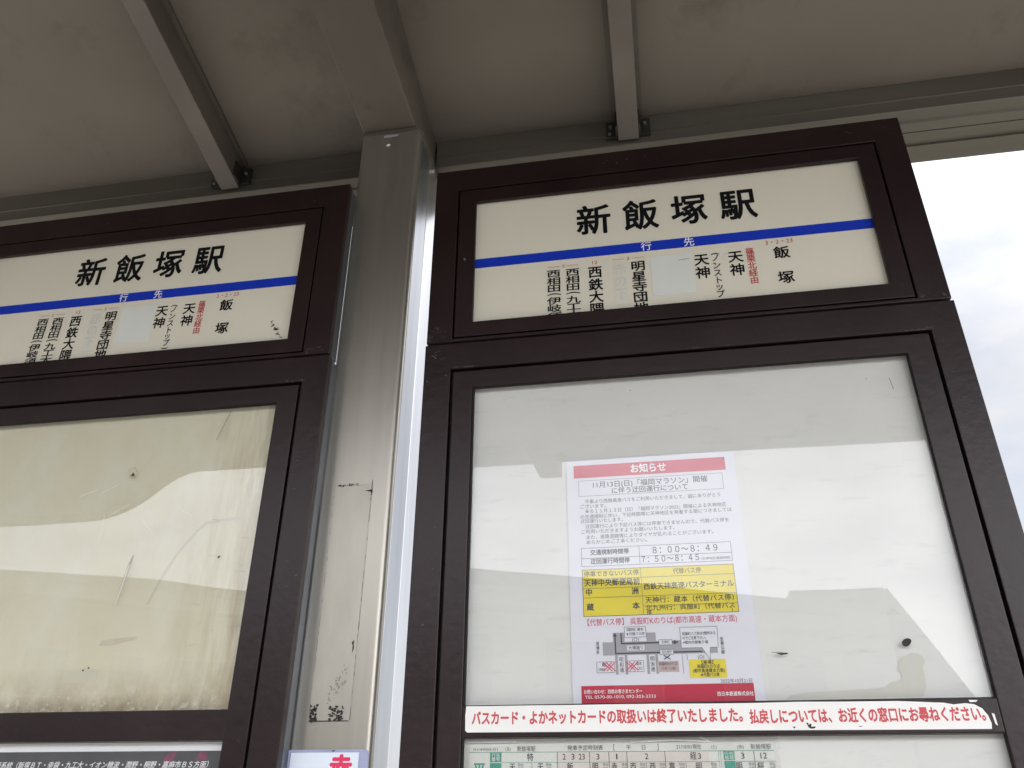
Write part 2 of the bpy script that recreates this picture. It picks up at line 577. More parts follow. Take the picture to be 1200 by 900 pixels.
# ================================================================ the ground and street
MB().add([(-600, -600, GROUND - 0.16), (600, -600, GROUND - 0.16), (600, 600, GROUND - 0.16), (-600, 600, GROUND - 0.16)], [(0, 1, 2, 3)]).build(
    "ground", M_earth, kind="structure")
MB().box(-30, 30, -2.75, 0.9, GROUND - 0.15, GROUND).build("pavement", M_pave, kind="structure")
MB().box(-30, 30, -2.9, -2.752, GROUND - 0.15, GROUND + 0.002, 0.01).build("kerb", M_kerb, kind="structure")
MB().add([(-60, -11.5, GROUND - 0.14), (60, -11.5, GROUND - 0.14), (60, -2.9, GROUND - 0.14), (-60, -2.9, GROUND - 0.14)], [(0, 1, 2, 3)]).build(
    "road", M_asph, kind="structure")
rm = MB()
for k in range(-6, 7):
    rm.add([(k * 5, -7.3, GROUND - 0.136), (k * 5 + 3, -7.3, GROUND - 0.136), (k * 5 + 3, -7.15, GROUND - 0.136), (k * 5, -7.15, GROUND - 0.136)], [(0, 1, 2, 3)])
rm.build("road_marking", M_paint, kind="structure")


# buildings across the street: the glass of the notice cases mirrors them
def building(name, label, cx, cy, rot, w, d, h, wall, storeys, bays, slant=0.0):
    base = Vector((cx, cy, GROUND - 0.16))
    R = Matrix.Rotation(rot, 4, 'Z')

    def place(o, par):
        o.parent = par
        o.location = (0, 0, 0)
        return o
    root = thing(name, label, "building", base)
    root.rotation_euler = (0, 0, rot)
    b = MB().box(-w / 2, w / 2, -d / 2, d / 2, 0, h)
    place(b.build("wall", wall), root)
    if slant:                                   # a lower wing with a steep lean-to roof on one end
        g = MB().add([(x, y, z) for y in (-d / 2 - 0.1, d / 2 + 0.1) for x, z in ((-w / 2 - 0.1, h + 0.003), (-w / 2 - 0.1, h + 0.25), (-w / 2 - slant, h * 0.42),
                                                                                  (-w / 2 - slant, h * 0.38), (-w / 2 + 0.001 - 0.1, h * 0.38))],
                     [(0, 1, 2, 3, 4), (5, 9, 8, 7, 6)] + [(i, (i + 1) % 5, 5 + (i + 1) % 5, 5 + i) for i in range(5)])
        g.box(-w / 2, w / 2 + 0.12, -d / 2 - 0.12, d / 2 + 0.12, h + 0.003, h + 0.25, 0.02)
        place(MB().box(-w / 2 - slant + 0.2, -w / 2 - 0.102, -d / 2, d / 2, 0, h * 0.379).build("side_wing", wall), root)
    else:
        g = MB().ring((-w / 2 - 0.12, w / 2 + 0.12, 0, 1), (-w / 2 + 0.1, w / 2 - 0.1, 0.3, 0.7), 0, 1)
        g = MB().box(-w / 2 - 0.12, w / 2 + 0.12, -d / 2 - 0.12, d / 2 + 0.12, h + 0.003, h + 0.28, 0.02)
    place(g.build("roof", M_roofing), root)
    sh = (h - 0.4) / storeys
    for s_ in range(storeys):
        if not slant:
            place(MB().box(-w / 2 - 0.02, w / 2 + 0.02, d / 2 + 0.003, d / 2 + 0.6, s_ * sh + sh - 0.12, s_ * sh + sh).build("balcony_slab", M_kerb), root)
        for k in range(bays):
            x = -w / 2 + (k + 0.5) * w / bays
            z = 0.9 + s_ * sh
            fr = place(MB().ring((x - 0.75, x + 0.75, z, z + min(1.3, sh - 1.15)), (x - 0.69, x + 0.69, z + 0.06, z + min(1.3, sh - 1.15) - 0.06),
                                 d / 2 + 0.002, d / 2 + 0.05, 0.004).build("window", M_kerb), root)
            place(MB().box(x - 0.69, x + 0.69, d / 2 + 0.006, d / 2 + 0.02, z + 0.06, z + min(1.3, sh - 1.15) - 0.06).build("pane", M_win), fr)
    return root


building("apartment_building", "long low pale apartment block with balcony ledges mirrored in the notice case glass", -1.7, -18.6, math.radians(-28), 9.75, 6, 5.8,
         M_wallA, 2, 4)
building("house", "grey house with a steep lean-to roof mirrored at the right of the notice case glass", 6.3, -31.0, math.radians(180), 2.9, 5.0, 8.6, M_wallB, 2, 1, slant=3.0)
building("shop_building", "tan flat roofed building mirrored in the yellowed left pane", -16.1, -22.9, math.radians(-35), 22, 7, 7.5, M_wallC, 2, 6)

# ================================================================ bus shelter
shelter = thing("bus_shelter", "grey bus shelter roof carried on a square metal post between two brown boards", "bus shelter", (-0.174, 0.105, GROUND))


def roof_z(y):
    prof = [(-2.25, 1.335), (-1.2, 1.325), (-0.5, 1.2145), (0.32, 1.030)]
    for (a, za), (b, zb) in zip(prof, prof[1:]):
        if y <= b:
            return za + (zb - za) * (y - a) / (b - a)
    return prof[-1][1]


RX0, RX1 = -3.4, 2.6
ys = [-2.25, -1.2, -0.85, -0.5, -0.1, 0.32]
low = [(y, roof_z(y)) for y in ys]
up = [(y, roof_z(y) + 0.045) for y in reversed(ys)]
MB().prism_x(low + up, RX0, RX1).build("roof_panel", M_soffit, shelter)
MB().box(RX0 - 0.002, RX1 + 0.002, -2.31, -2.2505, 1.27, 1.43, 0.006).build("front_fascia", M_head, shelter)
# header beam: aluminium gutter section with ribs on its face and a slotted underside
prof = [(0.16, 1.0645), (0.16, 1.0262), (0.1575, 1.0252), (0.1575, 1.0238), (0.16, 1.0228), (0.16, 1.0015), (0.1575, 1.0005), (0.1575, 0.9965), (0.160, 0.9955),
        (0.163, 0.9955), (0.163, 0.9985), (0.187, 0.9985), (0.190, 0.9945), (0.212, 0.9945), (0.212, 1.010), (0.2165, 1.010), (0.2165, 0.9965),
        (0.240, 0.9965), (0.240, 0.9985), (0.250, 0.9985), (0.250, 0.9940), (0.296, 0.9940), (0.296, 1.034)]
hb = MB().prism_x(prof, RX0 + 0.01, -0.2295)
hb.prism_x(prof, -0.1245, RX1 - 0.01)
hb.build("header_beam", M_head, shelter)
rv = MB()
for x in (0.925, 0.9262, -0.95):
    rv.box(x, x + 0.001, 0.2505, 0.297, 0.9932, 0.9945)
# post: hollow square section with rounded corners
PX0, PX1, PY0, PY1 = -0.229, -0.119, 0.035, 0.101


def rounded(x0, x1, y0, y1, r, n=6):
    pts = []
    for cx, cy, a0 in ((x1 - r, y0 + r, -90), (x1 - r, y1 - r, 0), (x0 + r, y1 - r, 90), (x0 + r, y0 + r, 180)):
        for k in range(n + 1):
            a = math.radians(a0 + 90 * k / n)
            pts.append((cx + r * math.cos(a), cy + r * math.sin(a)))
    return pts


def post_mesh(x0, x1, y0, y1, r, z0, ztop):
    b = MB()
    pts = rounded(x0, x1, y0, y1, r)
    n = len(pts)
    vs = [(p[0], p[1], z0) for p in pts] + [(p[0], p[1], ztop(p[1])) for p in pts]
    b.add(vs, [(i, (i + 1) % n, n + (i + 1) % n, n + i) for i in range(n)] + [tuple(range(n - 1, -1, -1)), tuple(range(n, 2 * n))])
    return b


def shade_smooth_by_angle(o, deg=35):
    me = o.data
    for p in me.polygons:
        p.use_smooth = True
    bm = bmesh.new()
    bm.from_mesh(me)
    for e in bm.edges:
        if len(e.link_faces) == 2 and e.calc_face_angle(0) > math.radians(deg):
            e.smooth = False
    bm.to_mesh(me)
    bm.free()


def beam_bottom(y):
    return 0.983 - 0.085 * (y - 0.03)


post = post_mesh(PX0, PX1, PY0, PY1, 0.009, GROUND, lambda y: beam_bottom(y) - 0.0045).build("post", M_post, shelter)
shade_smooth_by_angle(post)
MB().box(PX1 - 0.0005, PX1 + 0.0006, PY0 + 0.0095, PY1 - 0.002, GROUND + 0.02, 0.962, 0.0003).build("sky_sheen_plate", M_side, post)  # added facing; its silver colour stands in for sky sheen on the post metal
strip = post_mesh(-0.215, -0.1195, 0.1025, 0.175, 0.003, GROUND, lambda y: beam_bottom(y) - 0.0045).build("rear_mullion", M_alu, shelter)
shade_smooth_by_angle(strip)
col = MB()
pts = rounded(PX0 - 0.0025, PX1 + 0.0025, PY0 - 0.0025, 0.178, 0.011)
n = len(pts)
vs = [(p[0], p[1], beam_bottom(p[1]) - 0.0095) for p in pts] + [(p[0], p[1], beam_bottom(p[1]) - 0.0030) for p in pts]
col.add(vs, [(i, (i + 1) % n, n + (i + 1) % n, n + i) for i in range(n)] + [tuple(range(n - 1, -1, -1)), tuple(range(n, 2 * n))])
collar = col.build("collar", M_steel, post)
collar.location = (0, 0, 0)
gk = MB()
gp = rounded(PX0 + 0.001, PX1 - 0.001, PY0 + 0.001, 0.177, 0.009)
gk.add([(p[0], p[1], beam_bottom(p[1]) - 0.0032) for p in gp] + [(p[0], p[1], beam_bottom(p[1]) - 0.0004) for p in gp],
       [(i, (i + 1) % n, n + (i + 1) % n, n + i) for i in range(n)] + [tuple(range(n - 1, -1, -1)), tuple(range(n, 2 * n))])
gk.build("gap_shade_gasket", M_groove, post)  # dark filler blackens the gap between collar and beam
# label tab and drip on the post, residue of a peeled sticker
MB().box(-0.187, -0.160, 0.0343, 0.0352, 0.9655, 0.9695).build("label_plate", M_road, post)
MB().blob(-0.177, 0.9455, 0.0042, 0.0028, 0.0347, 14, 0.2, 3).build("paint_fleck", M_white, post, fix=False)
MB().poly([(-0.2035, -0.0105), (-0.1505, -0.0105), (-0.148, 0.30), (-0.2025, 0.3005)], 0.0346).build("glue_film", M_pale, post, fix=False)
rs = MB()
rr = random.Random(11)
for k in range(60):                                            # ragged outline left by the sticker's glue
    z = -0.01 + k * 0.31 / 60
    if rr.random() < 0.42:
        rs.line(-0.2035 + rr.uniform(-.0003, .0003), z, -0.2033 + rr.uniform(-.0003, .0003), z + 0.0052, rr.uniform(0.00015, 0.00042), 0.0342)
    if rr.random() < 0.6:
        rs.line(-0.1500 + 0.0065 * k / 250, z, -0.1499 + 0.0065 * k / 250, z + 0.0052, rr.uniform(0.00015, 0.0005), 0.0342)
for k in range(46):
    x = -0.2025 + rr.random() * 0.0095
    z = -0.0105 + rr.random() ** 2 * 0.019
    rs.blob(x, z, rr.uniform(.0006, .0022), rr.uniform(.0005, .0026), 0.0341 - k * 2e-6, 7, 0.45, k)
for k in range(60):
    x = -0.1775 + rr.random() * 0.018
    z = -0.0105 + rr.random() ** 1.7 * 0.017
    rs.blob(x, z, rr.uniform(.0006, .0025), rr.uniform(.0004, .0017), 0.0341 - k * 2e-6, 7, 0.45, 100 + k)
rs.line(-0.2035, -0.0107, -0.152, -0.0107, 0.0009, 0.03385)
for k in range(26):
    x = -0.200 + rr.random() * 0.032
    rs.blob(x, 0.299 + rr.uniform(-.0015, .0015), rr.uniform(.0004, .0016), rr.uniform(.0003, .0012), 0.0341 - k * 2e-6, 7, 0.45, 200 + k)
rs.poly([(-0.1585, 0.2895), (-0.1475, 0.2905), (-0.1475, 0.2855), (-0.1505, 0.2875)], 0.0339)
rs.poly([(-0.1565, 0.0820), (-0.1535, 0.086), (-0.1540, 0.0800), (-0.1530, 0.0760), (-0.1550, 0.0700), (-0.1548, 0.0790)], 0.0339)
rs.line(-0.1488, 0.282, -0.1484, 0.305, 0.0006, 0.0338)
rs.build("glue_residue", M_residue, post, fix=False)
sm = MB()
for k in range(38):
    t = rr.random()
    sm.blob(-0.180 + 0.022 * t + rr.uniform(-.005, .005), 0.012 + 0.04 * t + rr.uniform(-.01, .01), rr.uniform(.0005, .0018), rr.uniform(.0005, .0024),
            0.03445 - k * 2e-6, 8, 0.5, 400 + k)
sm.build("soot_smudge", M_smudge, post, fix=False)
# beam over the post
bx0, bx1 = -0.2275, -0.1285
bm_ = MB()
by = [-2.25, -1.2, -0.5, 0.225]
lowp = [(y, beam_bottom(y)) for y in by]
upp = [(y, roof_z(y) - 0.0006) for y in (0.225, -0.5, -1.2, -2.25)]
bm_.prism_x(lowp + upp, bx0, bx1)
beam = bm_.build("beam", M_steel, shelter)
bv = beam.modifiers.new("bevel", 'BEVEL')
bv.width = 0.003
bv.segments = 2
bv.limit_method = 'ANGLE'
MB().cyl((-0.1165, 0.118, 0.951), 0.004, 0.005, 'x', 6).build("bolt", M_bolt, post)


def rafter(xc, name="rafter"):
    w = 0.0192
    b = MB()
    yy = [-2.24, -1.2, -0.5, 0.1555]
    lowq = [(y, roof_z(y) - 0.062) for y in yy]
    upq = [(y, roof_z(y) - 0.0068) for y in reversed(yy)]
    b.prism_x(lowq + upq, xc - w, xc + w)
    r = b.build(name, M_raft, shelter)
    bv = r.modifiers.new("bevel", 'BEVEL')
    bv.width = 0.0015
    bv.segments = 2
    bv.limit_method = 'ANGLE'
    f = MB()
    f.prism_x([(y, roof_z(y) - 0.0065) for y in yy] + [(y, roof_z(y) - 0.0005) for y in reversed(yy)], xc - w - 0.010, xc + w + 0.010)
    f.build("flange", M_steel, r)
    for sx in (-1, 1):                              # an angle each side: one leg on the rafter, one on the header
        prof = [(0.0004, 0.125), (0.0036, 0.125), (0.0036, 0.1500), (0.022, 0.1500), (0.022, 0.1565), (0.0004, 0.1565)]
        k = MB()
        n = len(prof)
        k.add([(xc + sx * (w + p[0]), p[1], z) for z in (1.012, 1.050) for p in prof],
              [(i, (i + 1) % n, n + (i + 1) % n, n + i) for i in range(n)] + [tuple(range(n - 1, -1, -1)), tuple(range(n, 2 * n))])
        k.build("bracket", M_bracket, r)
    for sx in (-1, 1):
        MB().cyl((xc + sx * (w + 0.013), 0.1485, 1.036), 0.0038, 0.004, 'y', 6).build("bolt", M_bolt, r)
    MB().cyl((xc - w - 0.015, 0.1485, 1.019), 0.0030, 0.004, 'y', 6).build("bolt", M_bolt, r)
    return r


rafter(-0.5535)
rafter(0.2478)
rafter(1.06)

# ================================================================ station name signs
OUT_U = (-0.0718, 0.6525, 0.5005, 0.832)
GRV_U = (-0.0335, 0.6112, 0.5058, 0.7893)
OPN_U = (-0.0035, 0.5815, 0.533, 0.7612)
OUT_L = (-0.0730, 0.6545, -0.64, 0.4972)
GRV_L = (-0.0335, 0.6163, -0.598, 0.4545)
OPN_L = (-0.0005, 0.5805, -0.555, 0.4228)
RAIL = (-0.0340, 0.0)


def sh(r, dx, g=0.0):
    return (r[0] + dx + g, r[1] + dx - g, r[2] + g, r[3] - g)


def name_sign(dx, label, sx=0.0, sz=0.0, left=False):
    root = thing("station_sign", label, "sign", ((OUT_U[0] + OUT_U[1]) / 2 + dx, 0.016, OUT_U[2]), "station name signs under the shelter roof")
    MB().ring(sh(OUT_U, dx), sh(GRV_U, dx), 0.0, 0.012).build("outer_frame", M_frame, root)
    MB().ring(sh(GRV_U, dx, 0.0026), sh(OPN_U, dx), 0.0008, 0.0078).build("inner_frame", M_frame, root)
    MB().ring(sh(GRV_U, dx, 0.0001), sh(GRV_U, dx, 0.0065), 0.0100, 0.0118, 0.0002).build("gap_shade_gasket", M_groove, root)  # black ring added as groove floor, standing in for the shade there
    MB().box(OUT_U[0] + dx + 0.001, OUT_U[1] + dx - 0.001, 0.0125, 0.0335, OUT_U[2] + 0.0008, OUT_U[3] - 0.001, 0.001).build("casing", M_return, root)
    panel = MB().box(GRV_U[0] + dx + 0.012, GRV_U[1] + dx - 0.012, 0.0085, 0.0117, GRV_U[2] + 0.008, GRV_U[3] - 0.008).build("name_panel", M_cream, root)
    MB().quad(GRV_U[0] + dx + 0.0125, GRV_U[1] + dx - 0.0125, 0.6345 + sz, 0.6520 + sz, 0.0083).build("blue_stripe", M_blue, panel, fix=False)
    ox, oz = dx + sx, sz
    y = 0.0080
    L = Letters()
    for ch, x in zip("新飯塚駅", (0.1822, 0.2547, 0.3274, 0.4000)):
        L.char(ch, x + ox, 0.7035 + oz, 0.0535, 0.0585, y, 0.023)
    L.out("station_name", M_black, panel)
    cw, chh = 0.0215, 0.0138
    Letters().column("西相田(伊岐須)", 0.1181 + ox, [z + oz for z in (0.6100, 0.5962, 0.5830, 0.5722, 0.5605, 0.5472, 0.5335, 0.521)], cw, chh, y, 0.018).out("destination_name", M_black, panel)
    Letters().column("西相田(九工大)", 0.1466 + ox, [z + oz for z in (0.6094, 0.5960, 0.5825, 0.5718, 0.5600, 0.5475, 0.5345, 0.521)], cw, chh, y, 0.018).out("destination_name", M_black, panel)
    Letters().column("西鉄大隈", 0.1804 + ox, [z + oz for z in (0.6053, 0.5826, 0.5609, 0.5395)], 0.0215, 0.0215, y, 0.022).out("destination_name", M_black, panel)
    Letters().column("明星寺団地", 0.2443 + ox, [z + oz for z in (0.6087, 0.5898, 0.5716, 0.5535, 0.5352)], 0.0215, 0.0185, y, 0.022).out("destination_name", M_black, panel)
    Letters().column("天神", 0.3364 + ox, [z + oz for z in (0.6086, 0.5855)], 0.0215, 0.0215, y, 0.020).out("destination_name", M_black, panel)
    Letters().column("(ノンストップ)", 0.3568 + ox, [z + oz for z in (0.6165, 0.6095, 0.5961, 0.5829, 0.5696, 0.5585, 0.5460, 0.5360)], 0.0125, 0.0135, y, 0.012).out("destination_name", M_black, panel)
    Letters().column("天神", 0.3850 + ox, [z + oz for z in (0.6080, 0.5848)], 0.0215, 0.0215, y, 0.020).out("destination_name", M_black, panel)
    Letters().column("飯塚", 0.4498 + ox, [z + oz for z in (0.6076, 0.5637)], 0.0225, 0.0215, y, 0.022).out("destination_name", M_black, panel)
    Wl = Letters()
    Wl.char("行", 0.2588 + ox, 0.6432 + sz, 0.0158, 0.0165, 0.0079, 0.012)
    Wl.char("先", 0.3217 + ox, 0.6432 + sz, 0.0158, 0.0165, 0.0079, 0.012)
    Wl.out("white_lettering", M_white, panel)
    Rl = Letters()
    Rl.column("篠栗北経由", 0.4062 + ox, [z + oz for z in (0.6146, 0.6022, 0.5896, 0.5768, 0.5641)], 0.0125, 0.0132, y, 0.012)
    Rl.line_text("3・2・23", 0.4295 + ox, 0.4678 + ox, 0.6275 + oz, 0.0098, y, 0.0)
    Rl.line_text("12", 0.1768 + ox, 0.1845 + ox, 0.6232 + oz, 0.0090, y, 0.0)
    for x, xa, xb, z in ((0.1328, 0.1090, 0.1558, 0.6224), (0.2303, 0.2073, 0.2538, 0.6243)):
        Rl.line_text("2" if x < 0.2 else "3", x - 0.0019 + ox, x + 0.0019 + ox, z + oz, 0.0075, y)
        Rl.quad(xa + ox, x - 0.0055 + ox, z - 0.0003 + oz, z + 0.0003 + oz, y)
        Rl.quad(x + 0.0055 + ox, xb + ox, z - 0.0003 + oz, z + 0.0003 + oz, y)
    Rl.out("red_lettering", M_red, panel)
    MB().box(0.2630 + ox, 0.3241 + ox, 0.0080, 0.0084, 0.5532 + oz, 0.6228 + oz).build("blank_patch", M_patch, panel)
    fp = MB().box(0.2075 + ox, 0.2268 + ox, 0.0081, 0.0084, 0.5440 + oz, 0.6180 + oz).build("faded_patch", M_faded, panel)
    G = Letters()
    G.column("赤の下", 0.2170 + ox, [z + oz for z in (0.6060, 0.5840, 0.5620)], 0.019, 0.021, 0.0079, 0.02)
    G.out("ghost_lettering", M_ghost, fp)
    if left:
        sc = MB()
        r = random.Random(5)
        for k in range(16):
            t = k / 15
            x = 0.5455 + 0.020 * t + dx
            z = 0.5705 - 0.029 * t
            sc.line(x + r.uniform(-.004, .002), z + r.uniform(-.002, .002), x + r.uniform(.001, .005), z + r.uniform(-.003, .003), 0.0011, 0.0078)
        sc.build("graffiti_scribble", M_black, panel, fix=False)
    else:
        MB().line(0.303 + dx, 0.6115, 0.3205 + dx, 0.6135, 0.0012, 0.0078).build("scrape", M_mark, panel, fix=False)
    fr = [o for o in root.children if o.name.startswith("outer_frame")][0]
    chips([(-0.069 + dx, -0.04 + dx, 0.503, 0.53, 8), (0.615 + dx, 0.650 + dx, 0.5015, 0.512, 7), (0.20 + dx, 0.30 + dx, 0.801, 0.815, 4), (0.56 + dx, 0.64 + dx, 0.80, 0.825, 3)], fr, 13 + int(left))
    s = MB().cyl((-0.0188 + dx, 0.0005, 0.6475), 0.0036, 0.003, 'y', 16).build("screw", M_bracket, root)
    MB().cyl((-0.0188 + dx, -0.0012, 0.6475), 0.0016, 0.002, 'y', 12).build("screw_pin", M_bolt, s)
    return root


M_chip = mat("worn_paint_grey", (0.11, 0.094, 0.092), (0.045, 0.034, 0.034), rough=0.6, scale=90)


def chips(spots, parent, seed):
    """rubbed paint: clusters of small ragged flecks along edges; spots are (x0, x1, z0, z1, how many)"""
    r = random.Random(seed)
    b = MB()
    q = 0
    for x0, x1, z0, z1, n in spots:
        for _ in range(n * 2):
            x = r.uniform(x0, x1)
            z = r.uniform(z0, z1)
            w = r.uniform(0.0006, 0.0030)
            h = r.uniform(0.0003, 0.0008)
            a = r.uniform(-0.25, 0.5)
            pts = []
            for k in range(9):
                t_ = 2 * math.pi * k / 9
                e = 1 + r.uniform(-.5, .5)
                u, v = w * e * math.cos(t_), h * e * math.sin(t_)
                pts.append((x + u * math.cos(a) - v * math.sin(a), z + u * math.sin(a) + v * math.cos(a)))
            b.poly(pts, -0.00025 - q * 3e-6)
            q += 1
    return b.build("worn_paint", M_chip, parent, fix=False)


name_sign(0.0, "brown framed cream station sign standing wholly in view right of the metal post")
name_sign(-PITCH, "brown framed cream station sign with black scribble in its lower right corner", 0.0132, 0.0046, left=True)


# ================================================================ notice cases
def notice_case(dx, label, left=False):
    root = thing("notice_case", label, "notice board", ((OUT_L[0] + OUT_L[1]) / 2 + dx, 0.016, GROUND), "glazed notice cases under the station signs")
    MB().ring(sh(OUT_L, dx), sh(GRV_L, dx), 0.0, 0.012).build("outer_frame", M_frame, root)
    door = MB().ring(sh(GRV_L, dx, 0.0042), sh(OPN_L, dx), 0.0008, 0.0072).build("door_frame", M_frame, root)
    MB().ring(sh(GRV_L, dx, 0.0001), sh(GRV_L, dx, 0.0065), 0.0100, 0.0118, 0.0002).build("gap_shade_gasket", M_groove, root)  # black floor ring puts the door groove's shade into colour
    MB().box(OUT_L[0] + dx + 0.001, OUT_L[1] + dx - 0.001, 0.0165, 0.0335, OUT_L[2] + 0.001, OUT_L[3] - 0.001, 0.001).build("casing", M_return, root)
    MB().box(GRV_L[0] + dx + 0.008, GRV_L[1] + dx - 0.008, 0.0135, 0.0162, GRV_L[2] + 0.008, GRV_L[3] - 0.008).build(
        "backing_board", M_backy if left else M_back, root)
    for zz0, zz1 in ((0.0006, OPN_L[3] - 0.0004), (OPN_L[2] + 0.0006, RAIL[0] - 0.0006)):
        gb = MB().ring((OPN_L[0] + dx + 0.0002, OPN_L[1] + dx - 0.0002, zz0, zz1), (OPN_L[0] + dx + 0.0027, OPN_L[1] + dx - 0.0010, zz0 + 0.0004, zz1 - 0.0005), 0.0030, 0.0068, 0.0001)
        gb.build("pane_gasket", M_groove, root)
    rail = MB().box(OPN_L[0] + dx + 0.0002, OPN_L[1] + dx - 0.0002, 0.0013, 0.0072, RAIL[0], RAIL[1], 0.001).build("middle_rail", M_frame, root)
    if left:
        for x in (0.272, 0.357, 0.478):
            MB().cyl((x + dx, 0.0012, -0.0165), 0.0011, 0.0014, 'y', 10).build("nail_hole", M_groove, rail)
    # panes: a slightly sprung sheet in the old case, a flat one in the other
    x0, x1 = OPN_L[0] + dx - 0.006, OPN_L[1] + dx + 0.006
    for (z0, z1, top) in ((RAIL[1] - 0.003, OPN_L[3] + 0.006, True), (OPN_L[2] - 0.006, RAIL[0] + 0.003, False)):
        b = MB()
        nx, nz = (64, 56) if left and top else (1, 1)

        def pane_y(x, z):
            y = 0.0080
            if left and top:
                u = min(1, max(0, (x - dx - 0.33) / 0.14))
                u = u * u * (3 - 2 * u)
                y += (0.045 - 0.060 * u) * 0.055 * math.tanh((z - 0.295) / 0.055)
            return y

        def drape(mb):
            mb.v = [(x, pane_y(x, z) - 0.0003 + (y - 0.006) * 0.05, z) for x, y, z in mb.v]
            return mb
        vs = []
        for j in range(nz + 1):
            for i in range(nx + 1):
                x = x0 + (x1 - x0) * i / nx
                z = z0 + (z1 - z0) * j / nz
                y = pane_y(x, z)
                vs.append((x, y, z))
        fs = [(j * (nx + 1) + i, j * (nx + 1) + i + 1, (j + 1) * (nx + 1) + i + 1, (j + 1) * (nx + 1) + i) for j in range(nz) for i in range(nx)]
        b.add(vs, fs)
        pane = b.build("glass_pane", M_acry if left else M_glass, root, smooth=nx > 1, fix=False)
        if top and left:
            k = MB()
            k.line(0.5067 + dx, 0.4175, 0.4925 + dx, 0.372, 0.0016, 0.0060)
            k.line(0.5075 + dx, 0.4165, 0.4940 + dx, 0.378, 0.0008, 0.0059)
            k.line(0.4005 + dx, 0.204, 0.3960 + dx, 0.190, 0.0013, 0.0060)
            k.line(0.3998 + dx, 0.198, 0.3908 + dx, 0.136, 0.0008, 0.0059)
            k.line(0.3955 + dx, 0.190, 0.3890 + dx, 0.134, 0.0006, 0.0059)
            pts_ = [(0.3600, 0.3330), (0.3680, 0.3375), (0.3745, 0.3300), (0.3765, 0.3250), (0.3700, 0.3225), (0.3620, 0.3245), (0.3600, 0.3330)]
            for (a, b_), (c, d_) in zip(pts_, pts_[1:]):
                k.line(a + dx, b_, c + dx, d_, 0.0006, 0.0060)
            r = random.Random(21)
            for q in range(13):
                x = 0.500 + r.random() * 0.07
                z = 0.06 + r.random() * 0.2
                k.line(x + dx, z, x + dx + r.uniform(0.004, 0.02), z + r.uniform(-.003, .003), r.uniform(.0002, .0006), 0.0058)
            drape(k).build("grey_scratches", M_mark, pane, fix=False)
            k = MB()
            k.poly([(0.3640 + dx, 0.3240), (0.3715 + dx, 0.3240), (0.3680 + dx, 0.3295)], 0.0056)
            k.blob(0.366 + dx, 0.052, 0.0016, 0.0012, 0.0056, 9, 0.4, 4)
            k.blob(0.373 + dx, 0.0545, 0.0012, 0.001, 0.0056, 9, 0.4, 5)
            k.blob(0.528 + dx, 0.196, 0.0018, 0.0018, 0.0056, 9, 0.4, 6)
            drape(k).build("black_specks", M_residue, pane, fix=False)
            k = MB()
            k.line(0.3985 + dx, 0.197, 0.3898 + dx, 0.135, 0.0012, 0.0061)
            for (a, b_, c, d_) in ((0.29, 0.296, 0.318, 0.306), (0.345, 0.262, 0.375, 0.280), (0.34, 0.265, 0.342, 0.225), (0.40, 0.255, 0.42, 0.236),
                                   (0.452, 0.27, 0.478, 0.255), (0.325, 0.30, 0.35, 0.312)):
                k.line(a + dx, b_, c + dx, d_, 0.0006, 0.0061)
            drape(k).build("pale_scratches", M_chalk, pane, fix=False)
            k = MB()
            k.poly([(0.374 + dx, 0.084), (0.392 + dx, 0.083), (0.412 + dx, 0.0875), (0.429 + dx, 0.0905), (0.428 + dx, 0.0945), (0.405 + dx, 0.0935), (0.377 + dx, 0.0905)], 0.0061)
            k.v = [(x, 0.01325, z) for x, y, z in k.v]
            k.build("tan_smear", M_tan, bpy.data.objects[[o.name for o in root.children if o.name.startswith("backing_board")][0]], fix=False)
            k = MB()
            arc = [(0.433, 0.136), (0.445, 0.170), (0.462, 0.204), (0.487, 0.238), (0.498, 0.247), (0.520, 0.250), (0.556, 0.252)]
            for q_, ((a, b_), (c, d_)) in enumerate(zip(arc, arc[1:])):
                k.line(a + dx, b_, c + dx, d_, 0.0042, 0.01335 - q_ * 1e-5)
            k.build("dirt_line", M_film, bpy.data.objects[[o.name for o in root.children if o.name.startswith("backing_board")][0]], fix=False)
            k = MB()
            k.poly([(0.336 + dx, 0.038), (0.384 + dx, 0.037), (0.385 + dx, 0.053), (0.36 + dx, 0.056), (0.337 + dx, 0.052)], 0.0132)
            k.build("glue_patch", M_film, bpy.data.objects[[o.name for o in root.children if o.name.startswith("backing_board")][0]], fix=False)
        elif top:
            k = MB()
            k.poly([(0.5045 + dx + 0.0055 * math.cos(a) * (1.0 if a < 3 else 0.9), 0.0600 + 0.0042 * math.sin(a) + 0.0016 * math.cos(a)) for a in
                    [q * math.pi / 8 for q in range(16)]], 0.0062)
            k.poly([(0.362 + dx, 0.0520), (0.375 + dx, 0.0522), (0.376 + dx, 0.0508), (0.368 + dx, 0.0498)], 0.0062)
            k.line(0.358 + dx, 0.0530, 0.370 + dx, 0.0526, 0.0005, 0.0060)
            k.line(0.553 + dx, 0.392, 0.555 + dx, 0.375, 0.0006, 0.0060)
            k.blob(0.525 + dx, 0.393, 0.0008, 0.0006, 0.0060, 8, 0.4, 9)
            k.blob(0.22 + dx, 0.402, 0.0008, 0.0006, 0.0060, 8, 0.4, 10)
            drape(k).build("black_specks", M_residue, pane, fix=False)
